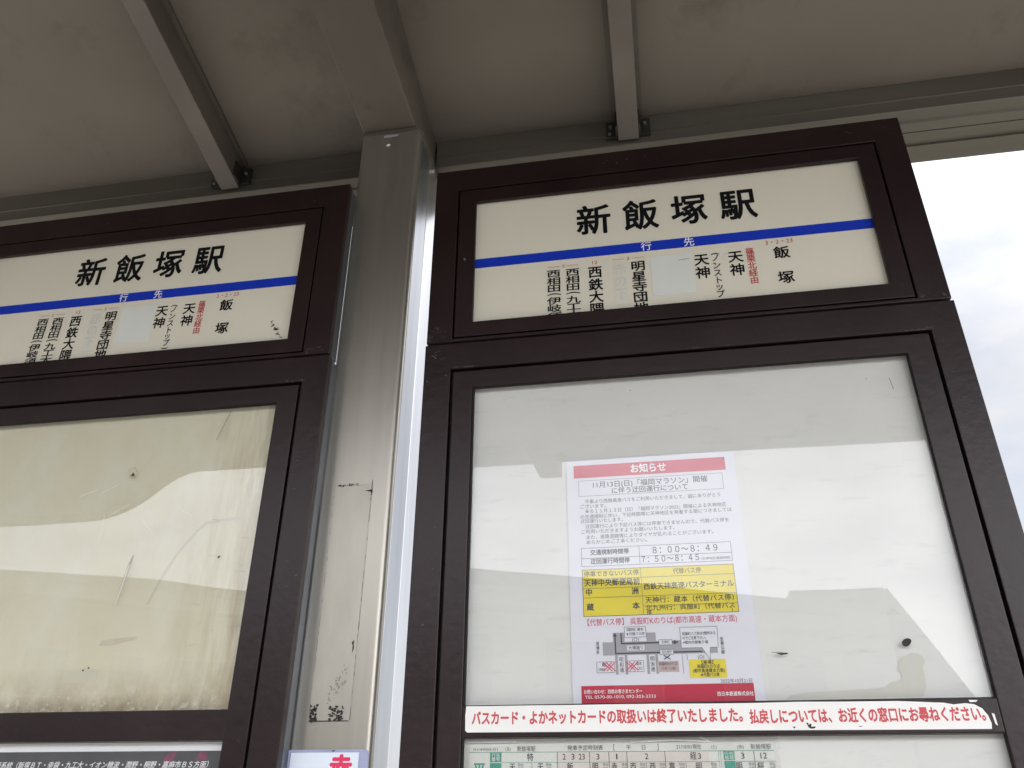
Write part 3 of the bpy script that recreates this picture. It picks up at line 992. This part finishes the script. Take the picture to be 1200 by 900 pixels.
    if not left:
        w = MB()
        w.poly([(0.5035, 0.0475), (0.5080, 0.0500), (0.5150, 0.0490), (0.5195, 0.0455), (0.5205, 0.0395), (0.5170, 0.0340), (0.5175, 0.026), (0.516, 0.013),
                (0.511, 0.0035), (0.367, 0.0035), (0.3725, 0.0075), (0.392, 0.0100), (0.42, 0.0112), (0.455, 0.0125), (0.475, 0.0140), (0.480, 0.0185), (0.4865, 0.0200),
                (0.493, 0.0225), (0.494, 0.027), (0.491, 0.032), (0.4925, 0.040), (0.497, 0.0455)], 0.0130)
        w.build("water_stain", M_water, bpy.data.objects[[o.name for o in root.children if o.name.startswith("backing_board")][0]], fix=False)
    fr = [o for o in root.children if o.name.startswith("outer_frame")][0]
    chips([(0.585 + dx, 0.622 + dx, 0.4550, 0.4580, 7), (-0.066 + dx, -0.04 + dx, 0.470, 0.494, 7), (-0.03 + dx, 0.0 + dx, 0.4552, 0.4575, 6), (0.30 + dx, 0.36 + dx, 0.4555, 0.4565, 3),
           (0.62 + dx, 0.65 + dx, 0.05, 0.45, 3), (-0.068 + dx, -0.036 + dx, 0.05, 0.45, 3)], fr, 3 + int(left))
    for sx in (0.04, 0.54):
        MB().box(sx + dx - 0.02, sx + dx + 0.02, 0.034, 0.074, GROUND, 0.30, 0.003).build("leg", M_bracket, root)
    return root


notice_case(0.0, "brown glazed notice case holding the printed bus notice, right of the metal post")
notice_case(-PITCH, "brown notice case with a scratched, yellowed empty upper pane, left of the metal post", left=True)

# ================================================================ printed notice behind the right pane
PY = 0.0125
root = thing("notice_sheet", "white A4 notice with red bands and yellow table behind the right case's glass", "notice", (0.236, PY, 0.002))
paper = MB().add([(0.1283, PY, 0.0018), (0.3388, PY, 0.0012), (0.3468, PY, 0.3015), (0.1290, PY, 0.3130)], [(0, 1, 2, 3)])
paper = MB().box(0.1285, 0.3455, PY, PY + 0.0003, 0.0012, 0.3060).build("paper", M_paper, root)
t = 0.00025
band = MB().quad(0.1382, 0.3335, 0.2802, 0.2978, PY - t).build("title_band", M_rose, root, fix=False)
Letters().line_text("お知らせ", 0.2132, 0.2582, 0.2890, 0.0125, PY - 2 * t, 0.030).out("title_lettering", M_white, band)
foot = MB().quad(0.1388, 0.3340, 0.0022, 0.0212, PY - t).build("footer_band", M_rosed, root, fix=False)
F = Letters()
F.line_text("お問い合わせ：西鉄お客さまセンター", 0.1418, 0.2088, 0.0146, 0.0048, PY - 2 * t, 0.02)
F.line_text("TEL 0570-00-1010, 092-303-3333", 0.1428, 0.2238, 0.0089, 0.0046, PY - 2 * t, 0.01)
F.line_text("西日本鉄道株式会社", 0.2929, 0.3328, 0.0100, 0.0050, PY - 2 * t, 0.02)
F.out("footer_lettering", M_white, foot)
yel = MB().quad(0.1446, 0.3282, 0.1005, 0.1580, PY - t).build("yellow_table", M_yel, root, fix=False)
B = Letters()
B.line_text("11月13日(日)「福岡マラソン」開催", 0.1629, 0.3092, 0.2695, 0.0092, PY - t, 0.008)
B.line_text("に伴う迂回運行について", 0.1870, 0.2835, 0.2602, 0.0088, PY - t, 0.008)
B.line_text("交通規制時間帯", 0.1559, 0.2038, 0.1796, 0.0072, PY - t, 0.020)
B.line_text("迂回運行時間帯", 0.1559, 0.2043, 0.1681, 0.0072, PY - t, 0.020)
B.line_text("８：００～８：４９", 0.2332, 0.3117, 0.1792, 0.0105, PY - t, 0.010)
B.line_text("７：５０～８：４５", 0.2188, 0.2885, 0.1681, 0.0098, PY - t, 0.010)
B.line_text("（天神地区通過時間）", 0.2908, 0.3262, 0.1660, 0.0036, PY - t, 0.0)
B.line_text("天神中央郵便局前", 0.1468, 0.2147, 0.1412, 0.0088, PY - 2 * t, 0.022)
B.char("中", 0.1521, 0.1298, 0.0088, 0.0088, PY - 2 * t, 0.022)
B.char("洲", 0.2085, 0.1296, 0.0088, 0.0088, PY - 2 * t, 0.022)
B.char("蔵", 0.1531, 0.1118, 0.0088, 0.0088, PY - 2 * t, 0.022)
B.char("本", 0.2085, 0.1118, 0.0088, 0.0088, PY - 2 * t, 0.022)
B.line_text("西鉄天神高速バスターミナル", 0.2191, 0.3258, 0.1345, 0.0085, PY - 2 * t, 0.016)
B.line_text("天神行：蔵本（代替バス停）", 0.2199, 0.3240, 0.1180, 0.0080, PY - 2 * t, 0.010)
B.line_text("北九州行：呉服町（代替バス", 0.2197, 0.3240, 0.1086, 0.0072, PY - 2 * t, 0.010)
B.line_text("停", 0.2205, 0.2262, 0.1030, 0.0060, PY - 2 * t, 0.010)
B.line_text("）", 0.3190, 0.3210, 0.1032, 0.0060, PY - 2 * t, 0.010)
B.line_text("停車できないバス停", 0.1468, 0.2142, 0.1524, 0.0072, PY - 2 * t, 0.006)
B.line_text("代替バス停", 0.2557, 0.2891, 0.1520, 0.0072, PY - 2 * t, 0.006)
B.out("bold_lettering", M_ink, root)
T = Letters()
for txt, x0, x1, z in (("平素より西鉄高速バスをご利用いただきまして、誠にありがとう", 0.1516, 0.3228, 0.2471), ("ございます。", 0.1454, 0.1783, 0.2406),
                       ("来る１１月１３日（日）「福岡マラソン2022」開催による天神地区", 0.1511, 0.3286, 0.2339),
                       ("の交通規制に伴い、下記時間帯に天神地区を発着する便につきましては", 0.1450, 0.3344, 0.2268), ("迂回運行いたします。", 0.1452, 0.1988, 0.2209),
                       ("迂回運行により下記バス停には停車できませんので、代替バス停を", 0.1511, 0.3294, 0.2137), ("ご利用いただきますようお願いいたします。", 0.1458, 0.2624, 0.2070),
                       ("また、道路混雑等によりダイヤが乱れることがございます。", 0.1519, 0.3091, 0.1996), ("あらかじめご了承ください。", 0.1516, 0.2269, 0.1930)):
    T.line_text(txt, x0, x1, z, 0.0058, PY - t, 0.004)


T.line_text("2022年10月21日", 0.2982, 0.3329, 0.0238, 0.0050, PY - t, 0.004)
T.rect_lines(0.1440, 0.3283, 0.2546, 0.2763, 0.0004, PY - t)
T.rect_lines(0.1443, 0.3282, 0.1620, 0.1858, 0.0005, PY - t)
T.quad(0.1448, 0.3278, 0.1720, 0.1725, PY - 1.2 * t)
T.quad(0.2164, 0.2169, 0.1626, 0.1853, PY - 1.4 * t)
T.rect_lines(0.1446, 0.3282, 0.1005, 0.1580, 0.0006, PY - 2 * t)
for x0, x1, z in ((0.1452, 0.3276, 0.1460), (0.1452, 0.3276, 0.1232), (0.1452, 0.2160, 0.1345), (0.2170, 0.3276, 0.1112)):
    T.quad(x0, x1, z - 0.00025, z + 0.00025, PY - 2.2 * t)
T.quad(0.2165, 0.2169, 0.1011, 0.1574, PY - 2.4 * t)
T.out("body_lettering", M_inkg, root)
Letters().line_text("【代替バス停】 呉服町Kのりば(都市高速・蔵本方面)", 0.1490, 0.3245, 0.0935, 0.0086, PY - t, 0.006).out("red_lettering", M_rose, root)
# little street map
g = MB()
g.quad(0.1660, 0.2986, 0.0548, 0.0612, PY - t)
g.quad(0.1660, 0.2578, 0.0645, 0.0700, PY - t)
g.quad(0.1660, 0.1945, 0.0612, 0.0645, PY - t)
g.quad(0.2150, 0.2578, 0.0612, 0.0645, PY - 1.02 * t)
g.quad(0.1785, 0.1922, 0.0700, 0.0806, PY - t)
g.quad(0.2180, 0.2289, 0.0700, 0.0798, PY - t)
for x in (0.1800, 0.1912, 0.2165, 0.2268):
    g.quad(x, x + 0.0030, 0.0331, 0.0548, PY - t)
roads = g.build("map_roads", M_road, root, fix=False)
k = MB()
y1 = PY - 1.6 * t
k.quad(0.1802, 0.1818, 0.0560, 0.0770, y1)
k.poly([(0.1785, 0.0765), (0.1835, 0.0765), (0.1810, 0.0806)], y1)
k.quad(0.1802, 0.2810, 0.0560, 0.0576, y1 - 0.00003)
k.quad(0.1876, 0.1891, 0.0676, 0.0800, y1)
k.quad(0.1876, 0.2500, 0.0672, 0.0688, y1 - 0.00003)
k.poly([(0.2495, 0.0655), (0.2495, 0.0706), (0.2550, 0.0680)], y1)
k.line(0.2365, 0.0490, 0.2440, 0.0535, 0.0011, y1)
k.line(0.2365, 0.0535, 0.2440, 0.0490, 0.0011, y1 - 0.00003)
k.rect_lines(0.1924, 0.2180, 0.0748, 0.0872, 0.0004, y1 - 0.0002)
k.rect_lines(0.2320, 0.2475, 0.0650, 0.0714, 0.0004, y1 - 0.0002)
k.rect_lines(0.2323, 0.2483, 0.0540, 0.0600, 0.0004, y1 - 0.0002)
k.rect_lines(0.1578, 0.1786, 0.0353, 0.0478, 0.0004, y1 - 0.0002)
k.rect_lines(0.1938, 0.2128, 0.0358, 0.0482, 0.0004, y1 - 0.0002)
for a, b_ in (((0.2576, 0.0846), (0.3006, 0.0846)), ((0.3006, 0.0846), (0.2996, 0.0611)), ((0.2576, 0.0846), (0.2576, 0.0611)), ((0.2576, 0.0611), (0.2810, 0.0611)),
             ((0.2810, 0.0611), (0.2892, 0.0471)), ((0.2892, 0.0471), (0.2905, 0.0611)), ((0.2905, 0.0611), (0.2996, 0.0611))):
    k.line(*a, *b_, 0.0004, y1 - 0.0002)
k.line(0.2576, 0.0540, 0.2578, 0.0327, 0.0004, y1)
k.line(0.2632, 0.0540, 0.2634, 0.0480, 0.0004, y1)
k.out = None
k.build("map_arrows", M_ink, root, fix=False)
wq = MB()
yw = y1 - 0.0001
for r_ in ((0.1926, 0.2178, 0.0750, 0.0870), (0.2322, 0.2473, 0.0652, 0.0712), (0.2325, 0.2481, 0.0542, 0.0598), (0.1580, 0.1784, 0.0355, 0.0476),
           (0.1940, 0.2126, 0.0360, 0.0480), (0.1947, 0.2147, 0.0598, 0.0656), (0.1833, 0.1909, 0.0340, 0.0546), (0.2198, 0.2264, 0.0340, 0.0546)):
    wq.quad(*r_, yw)
wq.poly([(0.2578, 0.0613), (0.2810, 0.0613), (0.2892, 0.0475), (0.2905, 0.0613), (0.2994, 0.0613), (0.3004, 0.0844), (0.2578, 0.0844)], yw)
wq.build("map_boxes", M_paper, root, fix=False)
MB().quad(0.2286, 0.2529, 0.0349, 0.0470, yw).build("pink_map_box", M_pink, root, fix=False)
MB().quad(0.2648, 0.3062, 0.0278, 0.0478, yw - 0.0001).build("yellow_map_box", M_yel, root, fix=False)
xq = MB()
for cx, cz in ((0.1726, 0.0420), (0.1994, 0.0421)):
    for d_ in (-0.0018, 0.0018):
        xq.line(cx - 0.0052 + d_, cz - 0.0050, cx + 0.0052 + d_, cz + 0.0050, 0.0011, yw - 0.0003 - abs(d_) * 0.01)
        xq.line(cx - 0.0052 + d_, cz + 0.0050, cx + 0.0052 + d_, cz - 0.0050, 0.0011, yw - 0.00035 - abs(d_) * 0.01)
xq.build("red_crosses", M_rose, root, fix=False)
ml = Letters()
yl = yw - 0.00025
for txt, x0, x1, z, h in (("【臨時】蔵本", 0.1955, 0.2150, 0.0838, 0.0038), ("★代替バス停", 0.1945, 0.2160, 0.0787, 0.0040), ("大博通り", 0.1962, 0.2132, 0.0627, 0.0048),
                          ("天神行", 0.2350, 0.2446, 0.0682, 0.0042), ("北九州行", 0.2345, 0.2460, 0.0570, 0.0042), ("呉服町バス停は2箇所ある", 0.2598, 0.2980, 0.0772, 0.0040),
                          ("のでご注意下さい。", 0.2598, 0.2870, 0.0722, 0.0040), ("※案内代替乗り場", 0.2598, 0.2885, 0.0672, 0.0040), ("呉服町Kのりば", 0.2305, 0.2512, 0.0438, 0.0040),
                          ("（スポーツ店）", 0.2325, 0.2492, 0.0388, 0.0040), ("蔵", 0.1640, 0.1690, 0.0442, 0.0044), ("（天神行）", 0.1600, 0.1680, 0.0388, 0.0040),
                          ("蔵本", 0.2040, 0.2105, 0.0450, 0.0044), ("（北）", 0.2050, 0.2110, 0.0395, 0.0040)):
    ml.line_text(txt, x0, x1, z, h, yl, 0.006)
for txt, x0, x1, z in (("【乗場】", 0.2790, 0.2920, 0.0446), ("呉服町Kのりば", 0.2735, 0.2990, 0.0401), ("(都市高速蔵本方面)", 0.2685, 0.3040, 0.0354), ("★代替バス停", 0.2765, 0.2975, 0.0308)):
    ml.line_text(txt, x0, x1, z, 0.0046, yw - 0.00035, 0.014)
ml.column("昭和通", 0.1871, (0.0500, 0.0440, 0.0380), 0.0052, 0.0056, yl, 0.006)
ml.column("明治通", 0.2231, (0.0500, 0.0440, 0.0380), 0.0052, 0.0056, yl, 0.006)
ml.column("至博多", 0.1600, (0.0685, 0.0635, 0.0585), 0.0042, 0.0046, yl, 0.004)
ml.column("至東公園", 0.3045, (0.0700, 0.0652, 0.0604, 0.0556), 0.0042, 0.0046, yl, 0.004)
ml.line_text("(○)", 0.2010, 0.2090, 0.0722, 0.0050, yl, 0.0)
ml.line_text("(○)", 0.2755, 0.2825, 0.0508, 0.0046, yl, 0.0)
ml.out("map_lettering", M_ink, root)

# ================================================================ white sticker strip on the middle rail
root = thing("sticker_strip", "long white sticker with one line of red writing across the right case's middle rail", "sticker", (0.287, 0.0005, -0.0305))
st = MB()
r = random.Random(3)
topp = [(0.0045, -0.0002)] + [(0.03 + k * 0.05, r.uniform(-.0006, .0002) - 0.0003 * k / 2) for k in range(10)] + [(0.527, -0.0042), (0.536, -0.0060), (0.548, -0.0050),
        (0.5565, -0.0062), (0.5635, -0.0105), (0.5675, -0.0175), (0.5690, -0.0250), (0.5680, -0.0305)]
bot = [(0.45, -0.0302), (0.30, -0.0293), (0.15, -0.0290), (0.0065, -0.0285), (0.0040, -0.0265), (0.0036, -0.0100)]
st.poly([(x, z) for x, z in topp + bot][::-1], 0.0009)
st.poly([(0.5520, -0.0018), (0.5610, -0.0022), (0.5590, -0.0038), (0.5530, -0.0040)][::-1], 0.0009)
st.poly([(0.5715, -0.0150), (0.5740, -0.0160), (0.5745, -0.0275), (0.5725, -0.0255)][::-1], 0.0009)
ss = st.build("vinyl_strip", M_strip, root, fix=False)
sol = ss.modifiers.new("thickness", 'SOLIDIFY')
sol.thickness = 0.0003
sol.offset = 0
q = Letters()
q.line_text("バスカード・よかネットカードの取扱いは終了いたしました。", 0.0120, 0.3165, -0.0137, 0.0150, 0.0006, 0.036)
q.line_text("払戻しについては、お近くの窓口にお尋ねください。", 0.3245, 0.5645, -0.0157, 0.0150, 0.0006, 0.036)
q.out("red_lettering", M_stripred, ss)
k = MB()
k.blob(0.3862, -0.0255, 0.0022, 0.0018, 0.0005, 9, 0.4, 1)
k.blob(0.3885, -0.0272, 0.0026, 0.0012, 0.0005, 9, 0.4, 2)
k.blob(0.3840, -0.0235, 0.0012, 0.0012, 0.0005, 9, 0.4, 3)
k.blob(0.438, -0.0265, 0.0020, 0.0004, 0.0005, 9, 0.4, 4)
k.poly([(0.3680, -0.0262), (0.3712, -0.0262), (0.3697, -0.0282)], 0.0005)
k.build("torn_specks", M_residue, ss, fix=False)

# ================================================================ timetable in a clear sleeve, lower right pane
TY = 0.0126
root = thing("timetable_sheet", "green ruled timetable in a clear plastic sleeve at the bottom of the right case", "timetable", (0.18, TY, -0.30))
pp = MB().box(0.0070, 0.3470, TY, TY + 0.0003, -0.30, -0.0400).build("paper", M_tt, root)
tint = MB().quad(0.1088, 0.2770, -0.2900, -0.0490, TY - t).build("row_tint", M_ttp, pp, fix=False)
gl = MB()
gl.quad(0.0072, 0.3468, -0.0491, -0.0486, TY - 2 * t)
gl.quad(0.0450, 0.2885, -0.0597, -0.0593, TY - 2 * t)
gl.quad(0.3042, 0.3468, -0.0597, -0.0593, TY - 2 * t)
gl.quad(0.0316, 0.0449, -0.0592, -0.0490, TY - 2.2 * t)
gl.quad(0.0316, 0.0449, -0.2900, -0.0600, TY - 2.2 * t)
gl.quad(0.2926, 0.3042, -0.0580, -0.0490, TY - 2.2 * t)
gl.quad(0.2926, 0.3042, -0.2900, -0.0590, TY - 2.2 * t)
gl.quad(0.2870, 0.2873, -0.29, -0.049, TY - 2.2 * t)
gl.quad(0.2892, 0.2895, -0.29, -0.049, TY - 2.2 * t)
grn = gl.build("green_ruling", M_green, pp, fix=False)
g = Letters()
for x in (0.1091, 0.1457, 0.1673, 0.1873, 0.2293, 0.3250):
    g.quad(x - 0.0003, x + 0.0003, -0.29, -0.0491, TY - 2.4 * t)
for x in (0.0800, 0.2085, 0.2515):
    g.quad(x - 0.0002, x + 0.0002, -0.29, -0.0597, TY - 2.4 * t)
yy = TY - 2.8 * t
for ch, x in (("2", .1171), ("3", .1270), ("23", .1372), ("3", .1551), ("1", .1762), ("2", .2093), ("3", .2668), ("3", .3131), ("12", .3354)):
    w = (0.0012 if ch == "1" else 0.0030) * len(ch)
    g.line_text(ch, x - w / 2 - 0.0004 * len(ch), x + w / 2, -0.0538, 0.0082, yy, 0.0 if ch == "1" else 0.008)
g.char("特", 0.0781, -0.0543, 0.0075, 0.0085, yy, 0.008)
g.char("経", 0.2600, -0.0538, 0.0070, 0.0080, yy, 0.006)
for ch, x in (("天", .0575), ("天", .0897), ("飯", .1233), ("明", .1516), ("赤", .1729), ("西", .1936), ("西", .2149), ("嘉", .2361), ("明", .2650), ("明", .3080), ("桜", .3305)):
    g.char(ch, x, -0.0643, 0.0070, 0.0085, yy, 0.012)
g.out("black_lettering", M_ink, pp)
h = Letters()
h.line_text("014900-01", 0.0120, 0.0405, -0.0457, 0.0036, yy)
h.line_text("(急)", 0.0495, 0.0555, -0.0455, 0.0045, yy)
h.line_text("新飯塚駅", 0.0630, 0.0842, -0.0453, 0.0058, yy, 0.004)
h.line_text("発車予定時刻表", 0.1209, 0.1611, -0.0448, 0.0056, yy, 0.004)
h.line_text("［", 0.1728, 0.1745, -0.0447, 0.0068, yy, 0.01)
h.char("平", 0.1897, -0.0447, 0.0056, 0.0056, yy, 0.004)
h.char("日", 0.2063, -0.0448, 0.0056, 0.0056, yy, 0.004)
h.line_text("］", 0.2212, 0.2229, -0.0449, 0.0068, yy, 0.01)
h.line_text("21/10/01現在", 0.2423, 0.2694, -0.0445, 0.0050, yy, 0.004)
h.line_text("(土)", 0.2800, 0.2860, -0.0445, 0.0042, yy)
h.line_text("(休)", 0.3080, 0.3150, -0.0448, 0.0042, yy)
h.line_text("新飯塚駅", 0.3225, 0.3440, -0.0450, 0.0056, yy, 0.002)
for x in (.064, .096, .160, .181, .201, .2225, .2440, .2780, .3180, .3400):
    h.line_text("経由", x, x + 0.006, -0.0620, 0.0034, yy)
    h.line_text("方面", x, x + 0.006, -0.0660, 0.0034, yy)
h.out("grey_lettering", M_inkg, pp)
tg = Letters()
tg.char("平", 0.0192, -0.0668, 0.0150, 0.0150, yy, 0.02)
tg.out("green_lettering", M_green, pp)
wl = Letters()
for cx in (0.0383, 0.2984):
    wl.line_text("行先", cx - 0.0050, cx + 0.0048, -0.0520, 0.0048, yy, 0.0)
    wl.line_text("番号", cx - 0.0050, cx + 0.0048, -0.0562, 0.0048, yy, 0.0)
wl.out("white_lettering", M_tt, pp)
slv = MB()
nx = 40
for (z0, z1, amp) in ((-0.30, -0.0335, 0.0007),):
    vs, fs = [], []
    nz = 30
    for j in range(nz + 1):
        for i in range(nx + 1):
            x = 0.0015 + 0.3500 * i / nx
            z = z0 + (z1 - z0) * j / nz
            vs.append((x, 0.0106 + amp * math.sin(x * 37 + 1) * math.sin(z * 60) + 0.0003 * math.sin(x * 90), z))
    fs = [(j * (nx + 1) + i, j * (nx + 1) + i + 1, (j + 1) * (nx + 1) + i + 1, (j + 1) * (nx + 1) + i) for j in range(nz) for i in range(nx)]
    slv.add(vs, fs)
slv.build("plastic_sleeve", M_sleeve, root, smooth=True, fix=False)
sw = MB()
sw.line(0.0045, -0.0385, 0.0620, -0.0382, 0.0012, 0.0104)
sw.line(0.1920, -0.0395, 0.2400, -0.0378, 0.0012, 0.0104)
sw.line(0.2400, -0.0378, 0.2800, -0.0395, 0.0010, 0.0103)
sw.line(0.2660, -0.0340, 0.2780, -0.0385, 0.0014, 0.0102)
sw.build("sleeve_weld", M_white, root, fix=False)

# ================================================================ route poster, lower left pane
root = thing("route_poster", "charcoal poster with white slanted writing below the left case's middle rail", "poster", (-0.5966, 0.0126, -0.40))
px0, px1 = -PITCH + 0.012, -PITCH + 0.5755
pp = MB().box(px0, px1, 0.0126, 0.0130, -0.40, -0.030).build("paper", M_white, root)
blk = MB().quad(px0 + 0.0005, px1 - 0.0005, -0.39, -0.0448, 0.0124).build("charcoal_field", M_dgrey, pp, fix=False)
Letters().line_text("方面系統（飯塚ＢＴ・幸袋・九工大・イオン穂波・潤野・桐野・嘉麻市ＢＳ方面）", -PITCH + 0.262, -PITCH + 0.5606, -0.0600, 0.0080, 0.0122, 0.012, 0.22).out(
    "white_lettering", M_white, pp)
k = MB()
k.poly([(-PITCH + 0.500, -0.0560), (-PITCH + 0.506, -0.0465), (-PITCH + 0.517, -0.0460), (-PITCH + 0.512, -0.0570)], 0.0123)
k.poly([(-PITCH + 0.541, -0.0560), (-PITCH + 0.547, -0.0465), (-PITCH + 0.556, -0.0462), (-PITCH + 0.558, -0.0550)], 0.0123)
k.build("magenta_marks", M_magenta, pp, fix=False)  # two slanted magenta patches on the charcoal field

# ================================================================ small card in a sleeve on the post
root = thing("sleeved_card", "white card with red lettering in a bluish plastic sleeve taped to the metal post", "card", (-0.176, 0.033, -0.22))
hold = MB()
hp = rounded(-0.2335, -0.1210, -0.22, -0.0432, 0.006)
hold.poly(hp, 0.0325)
ho = hold.build("plastic_sleeve", M_holder, root, fix=False)
sol = ho.modifiers.new("thickness", 'SOLIDIFY')
sol.thickness = 0.0012
sol.offset = 0
MB().box(-0.2195, -0.1330, 0.0308, 0.0316, -0.21, -0.0465).build("card", M_card, ho)
c = Letters()
c.char("赤", -0.1545, -0.0630, 0.0290, 0.0270, 0.0305, 0.045)
c.out("red_lettering", M_cardred, ho)
MB().blob(-0.166, -0.0446, 0.0016, 0.0009, 0.0315, 9, 0.4, 2).build("black_speck", M_residue, ho, fix=False)
